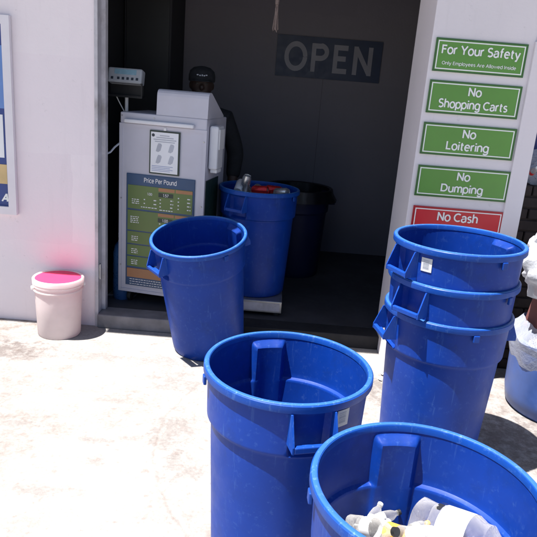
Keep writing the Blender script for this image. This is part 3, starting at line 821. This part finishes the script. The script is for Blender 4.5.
# ------------------------------------------------------------------ white pail
pl = thing('plastic_pail', 'white plastic pail with a bright pink lid standing by the left wall', 'pail', (-1.418, 3.935, 0))
pl.scale = (.93, .93, .94)
prf = [(0, .006), (.14, .006), (.148, 0), (.153, .008), (.166, .335), (.166, .345), (.178, .347), (.178, .354), (.167, .357), (.168, .375), (.178, .377), (.178, .384), (.168, .387), (.169, .42), (.164, .42), (.150, .02), (0, .018)]
MB().lathe(prf, 56).build('body', 'pail_body', pl)
lid = MB().lathe([(.181, .398), (.181, .428), (.176, .434), (.166, .434), (.162, .428)], 56)
lid.f = [f for f in lid.f if len(f) == 4]; lid.sm = [True]*len(lid.f)
ld = lid.build('lid_rim', 'pail_body', pl)
MB().lathe([(0, .426), (.10, .4265), (.12, .428), (.1615, .428), (.1615, .420), (0, .418)], 56).build('lid', 'lid_plastic', pl)
hb = MB().tube([(-.181*math.cos(t), -.075*math.sin(t)-.145*math.sin(t), .365-.10*math.sin(t)) for t in [PI*i/18 for i in range(19)]], .003)
hb.build('bail_handle', 'steel', pl, rot=(0, 0, R(-150)))
for s in (0, PI): MB().lathe([(0, .176), (.016, .176), (.014, .19), (0, .192)], 14, rz(s+R(-150)) @ T(0, 0, .365) @ Matrix.Rotation(PI/2, 4, 'Y')).build('handle_ear', 'pail_white', pl)

# ------------------------------------------------------------------ right edge: low brick wall, blue bin, bags
bk = thing('brick_wall', 'low dark brown brick wall right of the pier', 'wall', (2.3, 4.02, 0))
t = MB()
for r_ in range(17):
    off = 0 if r_ % 2 else .11
    x = -.78
    t.box(-.78, 1.2, -.10, .07, r_*.075, r_*.075+.012)
    while x < 1.2:
        x1 = min(1.2, x + (.11 if (x == -.78 and off) else .21))
        j = rr.uniform(-.003, .003)
        t.box(x, x1, -.112+j, .07, r_*.075+.012, r_*.075+.0745, .004, seg=1); x = x1+.010
t.build('brickwork', 'brick_dark', bk)
vb = thing('blue_cabinet', 'deep blue metal cabinet standing behind the low brick wall', 'cabinet', (2.35, 4.092, 0))
MB().box(-.78, .6, -.0, .0075, 0, 2.0).build('side_panel', 'blue_panel', vb)

def bag(name, label, cat, loc, size, m, seed, folds=.25, rot=0, group=None, knot=True):
    b = thing(name, label, cat, loc, (0, 0, rot), group)
    bm = bmesh.new(); bmesh.ops.create_icosphere(bm, subdivisions=5, radius=1)
    for v in bm.verts:
        p = v.co.copy()
        q = 1+folds*(noise.noise(p*2.2+Vector((seed, 0, 0)))) + folds*.55*abs(noise.noise(p*5.5+Vector((0, seed, 0)))) + folds*.08*noise.noise(p*13) + folds*.35*abs(noise.noise(Vector((p.x*4.5, p.y*4.5, p.z*1.3+seed))))
        z = p.z*q
        if z < -.75: z = -.75-(-.75-z)*.15
        v.co = Vector((p.x*q*size[0], p.y*q*size[1], (z+.78)*size[2]))
    MB().bm_add(bm, None, True).build('sack', m, b)
    if knot:
        k = MB().lathe([(.012, 0), (.03, .05), (.055, .09), (.05, .10), (.0, .06)], 18, T(0, 0, 1.66*size[2]), wob=lambda a, z: .35*math.sin(5*a)*z*8)
        k.build('tied_top', m, b)
    return b
bag('bottle_bag', 'clear bag of empty bottles on top of the low brick wall', 'bag', (1.80, 3.985, 1.275), (.26, .08, .125), 'bag_clear', 3.1, .35)
for i, (x, z) in enumerate(((1.62, 1.33), (1.69, 1.39), (1.75, 1.32), (1.82, 1.40), (1.9, 1.33))):
    bottle('small', 'empty bottle inside the clear bag on the brick wall', (x, 3.985, z), (R(60+30*i), R(40*i), R(70*i)), ['label_red', 'label_white', 'label_white', 'label_green', 'label_white'][i], 'cap_white', 'bottles in the bag on the wall', .6)

tb = thing('round_tub', 'scuffed blue round tub lined with a clear bag, right of the stacked cans', 'tub', (1.83, 3.40, 0))
MB().lathe([(0, .012), (.26, .012), (.285, .0), (.305, .02), (.32, .10), (.33, .42), (.345, .435), (.345, .455), (.322, .455), (.318, .43), (.30, .05), (0, .03)], 64).build('body', 'tub_blue', tb)
def wl(a, z): return .03*math.sin(7*a+2)+.02*math.sin(13*a)
L = MB().lathe([(.325, .30), (.352, .40), (.358, .455), (.345, .47), (.31, .50), (.28, .54)], 72, wob=lambda a, z: wl(a, z)*(1 if z > .4 else .5))
L.f = [f for f in L.f if len(f) == 4]; L.sm = [True]*len(L.f)
L.build('liner', 'bag_clear', tb)
MB().box(-.02, .02, -.358, -.352, .12, .40, .001, rz(R(-30))).build('hanging_tape', 'litter_paper', tb)
cd = thing('cardboard_box', 'crushed red brown carton stuffed in the lined blue tub', 'carton', (1.80, 3.40, .45), (R(6), R(5), R(20)))
MB().box(-.20, .22, -.17, .17, 0, .27, .01).build('body', 'cardboard', cd)
MB().prism([(-.20, .27), (-.27, .235), (-.268, .231), (-.20, .262)], -.16, .16, 'y').build('flap', 'cardboard', cd)
bag('plastic_bag', 'bright white plastic sack heaped on the carton in the blue tub', 'bag', (1.765, 3.36, .71), (.31, .24, .27), 'bag_white', 8.3, .24, .4)

# litter
def litter(name, label, pts, th, m, cat='litter'):
    o = MB().prism([(x, y) for x, y in pts], 0.004, th, 'z').build(name, m)
    tag(o, label, cat); return o
def scrap(cx, cy, s, ang, m, label, name='paper_scrap'):
    r2 = random.Random(int(cx*1000)+int(cy*77)); pts = []
    for k in range(7):
        a = 2*PI*k/7; q = s*r2.uniform(.5, 1)
        pts.append((q*math.cos(a), q*.6*math.sin(a)))
    bm = bmesh.new(); vb_ = [bm.verts.new((x, y, r2.uniform(.003, .003+s*.35))) for x, y in pts]; c0 = bm.verts.new((0, 0, .003+s*.3))
    for k in range(7): bm.faces.new((vb_[k], vb_[(k+1) % 7], c0))
    ret = bmesh.ops.solidify(bm, geom=bm.faces[:], thickness=.0012)
    o = MB().bm_add(bm).build(name, m, loc=(cx, cy, .002), rot=(0, 0, ang)); tag(o, label, 'litter'); return o
scrap(1.49, 2.73, .055, .4, 'litter_paper', 'crumpled white paper scrap in the shade right of the stacked cans')
scrap(1.53, 2.58, .05, 2.0, 'litter_paper', 'second white scrap nearer the front can in the shade')
for k, (x, y, s) in enumerate(((.80, 3.66, .03), (.86, 3.60, .035), (.77, 3.58, .02), (.70, 3.63, .02), (.93, 3.62, .025), (.83, 3.52, .018))):
    o = scrap(x, y, s, k*1.1, 'litter_brown' if k % 2 else 'litter_paper', 'small bit of rubbish on the ground at the foot of the pier', 'rubbish_bit'); o['group'] = 'rubbish bits by the pier'

# ------------------------------------------------------------------ worker behind the kiosk
def skin_mesh(joints, edges, root_i, sub=2):
    me = bpy.data.meshes.new('skinrig'); me.from_pydata([j[0] for j in joints], edges, [])
    o = bpy.data.objects.new('skinrig', me); COL.objects.link(o)
    md = o.modifiers.new('s', 'SKIN'); md.use_smooth_shade = True
    for i, j in enumerate(joints):
        sv = me.skin_vertices[0].data[i]; r = j[1]
        sv.radius = r if isinstance(r, tuple) else (r, r); sv.use_root = (i == root_i)
    o.modifiers.new('u', 'SUBSURF').levels = sub
    dg = bpy.context.evaluated_depsgraph_get(); dg.update()
    m2 = bpy.data.meshes.new_from_object(o.evaluated_get(dg))
    mb = MB().add([v.co.copy() for v in m2.vertices], [list(p.vertices) for p in m2.polygons], True)
    bpy.data.objects.remove(o); bpy.data.meshes.remove(me); bpy.data.meshes.remove(m2)
    return mb
def remesh(mb, voxel, smooth_it=4):
    o = mb.build('remesh_tmp', 'skin')
    md = o.modifiers.new('r', 'REMESH'); md.mode = 'VOXEL'; md.voxel_size = voxel; md.use_smooth_shade = True
    sm = o.modifiers.new('s', 'SMOOTH'); sm.iterations = smooth_it; sm.factor = .5
    dg = bpy.context.evaluated_depsgraph_get(); dg.update()
    m2 = bpy.data.meshes.new_from_object(o.evaluated_get(dg))
    out = MB().add([v.co.copy() for v in m2.vertices], [list(p.vertices) for p in m2.polygons], True)
    me = o.data; bpy.data.objects.remove(o); bpy.data.meshes.remove(me); bpy.data.meshes.remove(m2)
    return out
def ell(mb, c, r, n=16):
    bm = bmesh.new(); bmesh.ops.create_uvsphere(bm, u_segments=n*2, v_segments=n, radius=1)
    return mb.bm_add(bm, T(*c) @ Matrix.Diagonal((r[0], r[1], r[2], 1)), True)
pe = thing('person', 'person in a black cap and dark jacket standing behind the kiosk', 'person', (-.635, 4.98, FZ), (0, 0, R(8)))
pe.scale = (1.17, 1.1, 1.0)
# faces -Y (towards the camera); x is the figure's left on the viewer's right
J = [((0, 0, .93), (.135, .10)), ((0, .0, 1.10), (.125, .09)), ((0, .0, 1.30), (.155, .10)), ((0, .01, 1.42), (.10, .08)), ((0, .0, 1.50), .052), ((0, -.012, 1.58), .055),
     ((.16, .01, 1.385), .062), ((.255, .03, 1.12), .048), ((.235, -.10, .90), .038), ((.228, -.135, .84), .028),
     ((-.16, .01, 1.385), .062), ((-.23, .0, 1.12), .048), ((-.17, -.17, .98), .038), ((-.155, -.205, .955), .028),
     ((.095, 0, .86), .085), ((.105, -.01, .48), .058), ((.11, .01, .09), .040), ((.12, -.13, .035), .033),
     ((-.095, 0, .86), .085), ((-.105, -.01, .48), .058), ((-.11, .01, .09), .040), ((-.12, -.13, .035), .033)]
E_ = [(0, 1), (1, 2), (2, 3), (3, 4), (4, 5), (3, 6), (6, 7), (7, 8), (8, 9), (3, 10), (10, 11), (11, 12), (12, 13), (0, 14), (14, 15), (15, 16), (16, 17), (0, 18), (18, 19), (19, 20), (20, 21)]
body = skin_mesh(J, E_, 0)
ell(body, (0, -.015, 1.625), (.073, .092, .108)); ell(body, (0, -.05, 1.575), (.052, .052, .055))
ell(body, (0, -.110, 1.605), (.014, .018, .022), 8); ell(body, (.074, 0, 1.615), (.010, .02, .03), 8); ell(body, (-.074, 0, 1.615), (.010, .02, .03), 8)
ell(body, (0, -.096, 1.562), (.025, .010, .007), 8); ell(body, (0, -.094, 1.550), (.022, .010, .007), 8)
def hand(mb, w, d, side):
    """palm, four unequal curled fingers and a thumb leaving the side of the palm; w wrist, d direction"""
    d = Vector(d).normalized(); s = Vector((0, -1, 0)).cross(d).normalized()*side; nrm = d.cross(s)
    w = Vector(w)
    for t in range(6): ell(mb, w+d*(.02+.014*t), (.034 if t > 1 else .028, .020, .024), 8)
    for k, l in enumerate((.066, .075, .07, .055)):
        b0 = w+d*.09+s*(.033-.022*k); c = nrm*(-.012)
        mb.tube([b0-d*.02, b0+d*l*.4+c*.5, b0+d*l*.75+c*1.6, b0+d*l*.95+c*3], [.010, .0095, .009, .0075], 8)
    b0 = w+d*.03+s*.03
    mb.tube([b0-s*.012, b0+d*.022+s*.02, b0+d*.05+s*.028-nrm*.006, b0+d*.068+s*.026-nrm*.014], [.013, .012, .0105, .008], 8)
hand(body, (.228, -.135, .84), (-.02, -.25, -.95), -1); hand(body, (-.155, -.205, .955), (.35, -.85, -.3), 1)
remesh(body, .0065, 3).build('body', 'skin', pe)
jk = skin_mesh([((0, 0, .84), (.165, .125)), ((0, 0, 1.08), (.155, .115)), ((0, 0, 1.30), (.178, .122)), ((0, .012, 1.425), (.115, .095)), ((0, .008, 1.475), (.066, .066)),
                ((.165, .01, 1.385), .078), ((.258, .03, 1.12), .064), ((.236, -.095, .915), .05),
                ((-.165, .01, 1.385), .078), ((-.233, .0, 1.12), .064), ((-.175, -.155, .985), .05)],
               [(0, 1), (1, 2), (2, 3), (3, 4), (3, 5), (5, 6), (6, 7), (3, 8), (8, 9), (9, 10)], 0)
jo = jk.build('jacket', 'jacket_black', pe)
MB().tube([(.0, -.112, .86), (.0, -.118, 1.10), (.0, -.122, 1.30), (0, -.10, 1.40)], .006).build('zip', 'shirt_grey', jo)
tr = skin_mesh([((0, 0, .95), (.14, .108)), ((.098, 0, .84), .098), ((.106, -.005, .48), .075), ((.111, .012, .10), .062), ((-.098, 0, .84), .098), ((-.106, -.005, .48), .075), ((-.111, .012, .10), .062)],
               [(0, 1), (1, 2), (2, 3), (0, 4), (4, 5), (5, 6)], 0)
tr.build('trousers', 'jeans', pe)
for s in (-1, 1):
    sh = MB(); ell(sh, (s*.118, -.06, .045), (.05, .135, .045)); sh.build('shoe', 'rubber', pe)
    e = MB(); ell(e, (s*.030, -.093, 1.632), (.011, .009, .008), 8); e.build('eye', 'eye_white', pe)
cp = MB().lathe([(.083, 1.645), (.088, 1.652), (.088, 1.69), (.080, 1.725), (.055, 1.75), (.02, 1.76), (0, 1.762)], 36, T(0, -.012, 0) @ Matrix.Diagonal((1, 1.14, 1, 1)))
cp.f = [f for f in cp.f if len(f) < 20]; cp.sm = [True]*len(cp.f)
bm = bmesh.new()
cp.prism([(-.072, -.09), (-.068, -.135), (-.045, -.165), (0, -.175), (.045, -.165), (.068, -.135), (.072, -.09)], 1.647, 1.652, 'z')
co = cp.build('cap', 'jacket_black', pe)
lg = MB()
for x, z, w_, h_ in ((-.030, 1.694, .012, .008), (-.014, 1.690, .010, .009), (0, 1.692, .008, .012), (.013, 1.690, .010, .009), (.027, 1.694, .012, .008)):
    lg.box(x-w_/2, x+w_/2, -.116+abs(x)*.12, -.110+abs(x)*.12, z-h_/2, z+h_/2, .001)
lg.build('cap_emblem', 'print_grey', co)

# ------------------------------------------------------------------ light
LD = Vector((.335, .14, -1)).normalized()
sun = bpy.data.lights.new('sun', 'SUN'); sun.energy = 5.0; sun.angle = R(.5); sun.color = (1, .965, .92)
so = bpy.data.objects.new('sun', sun); COL.objects.link(so); so.rotation_euler = LD.to_track_quat('-Z', 'Y').to_euler(); so.location = (-3, -2, 8)
wd = bpy.data.worlds.new('World'); SC.world = wd; wd.use_nodes = True
nt = wd.node_tree
sky = nt.nodes.new('ShaderNodeTexSky'); sky.sky_type = 'NISHITA'; sky.sun_disc = False
sky.sun_elevation = math.asin(-LD.z); sky.sun_rotation = math.atan2(-LD.x, -LD.y)
sky.air_density = 1.0; sky.dust_density = 1.0; sky.ozone_density = 1.0
nt.links.new(sky.outputs[0], nt.nodes['Background'].inputs[0]); nt.nodes['Background'].inputs[1].default_value = .055

# ------------------------------------------------------------------ camera
F, C = 612.0, 268.5
down = Vector((104-C, 2325-C, F)).normalized(); fwd = Vector((0, 0, 1))
yw = (fwd-down*fwd.dot(down)).normalized(); xw = down.cross(yw)
if xw.x < 0: xw = -xw
Rm = Matrix((xw, yw, -down))          # camera (x right, y down, z forward) -> world
cam = bpy.data.cameras.new('camera'); cam.sensor_width = 36; cam.sensor_fit = 'HORIZONTAL'; cam.lens = F/537*36
cam.clip_start = .05; cam.clip_end = 1000
cob = bpy.data.objects.new('camera', cam); COL.objects.link(cob)
M3 = Matrix((Rm.col[0], -Rm.col[1], -Rm.col[2])).transposed()
cob.matrix_world = Matrix.Translation((0, 0, 1.75)) @ M3.to_4x4()
SC.camera = cob
vs = SC.view_settings
vs.view_transform = 'Standard'; vs.look = 'None'; vs.gamma = 1; vs.use_curve_mapping = False; vs.exposure = 1.3
SC.cycles.max_bounces = 10; SC.cycles.transparent_max_bounces = 16
SC.cycles.use_denoising = True
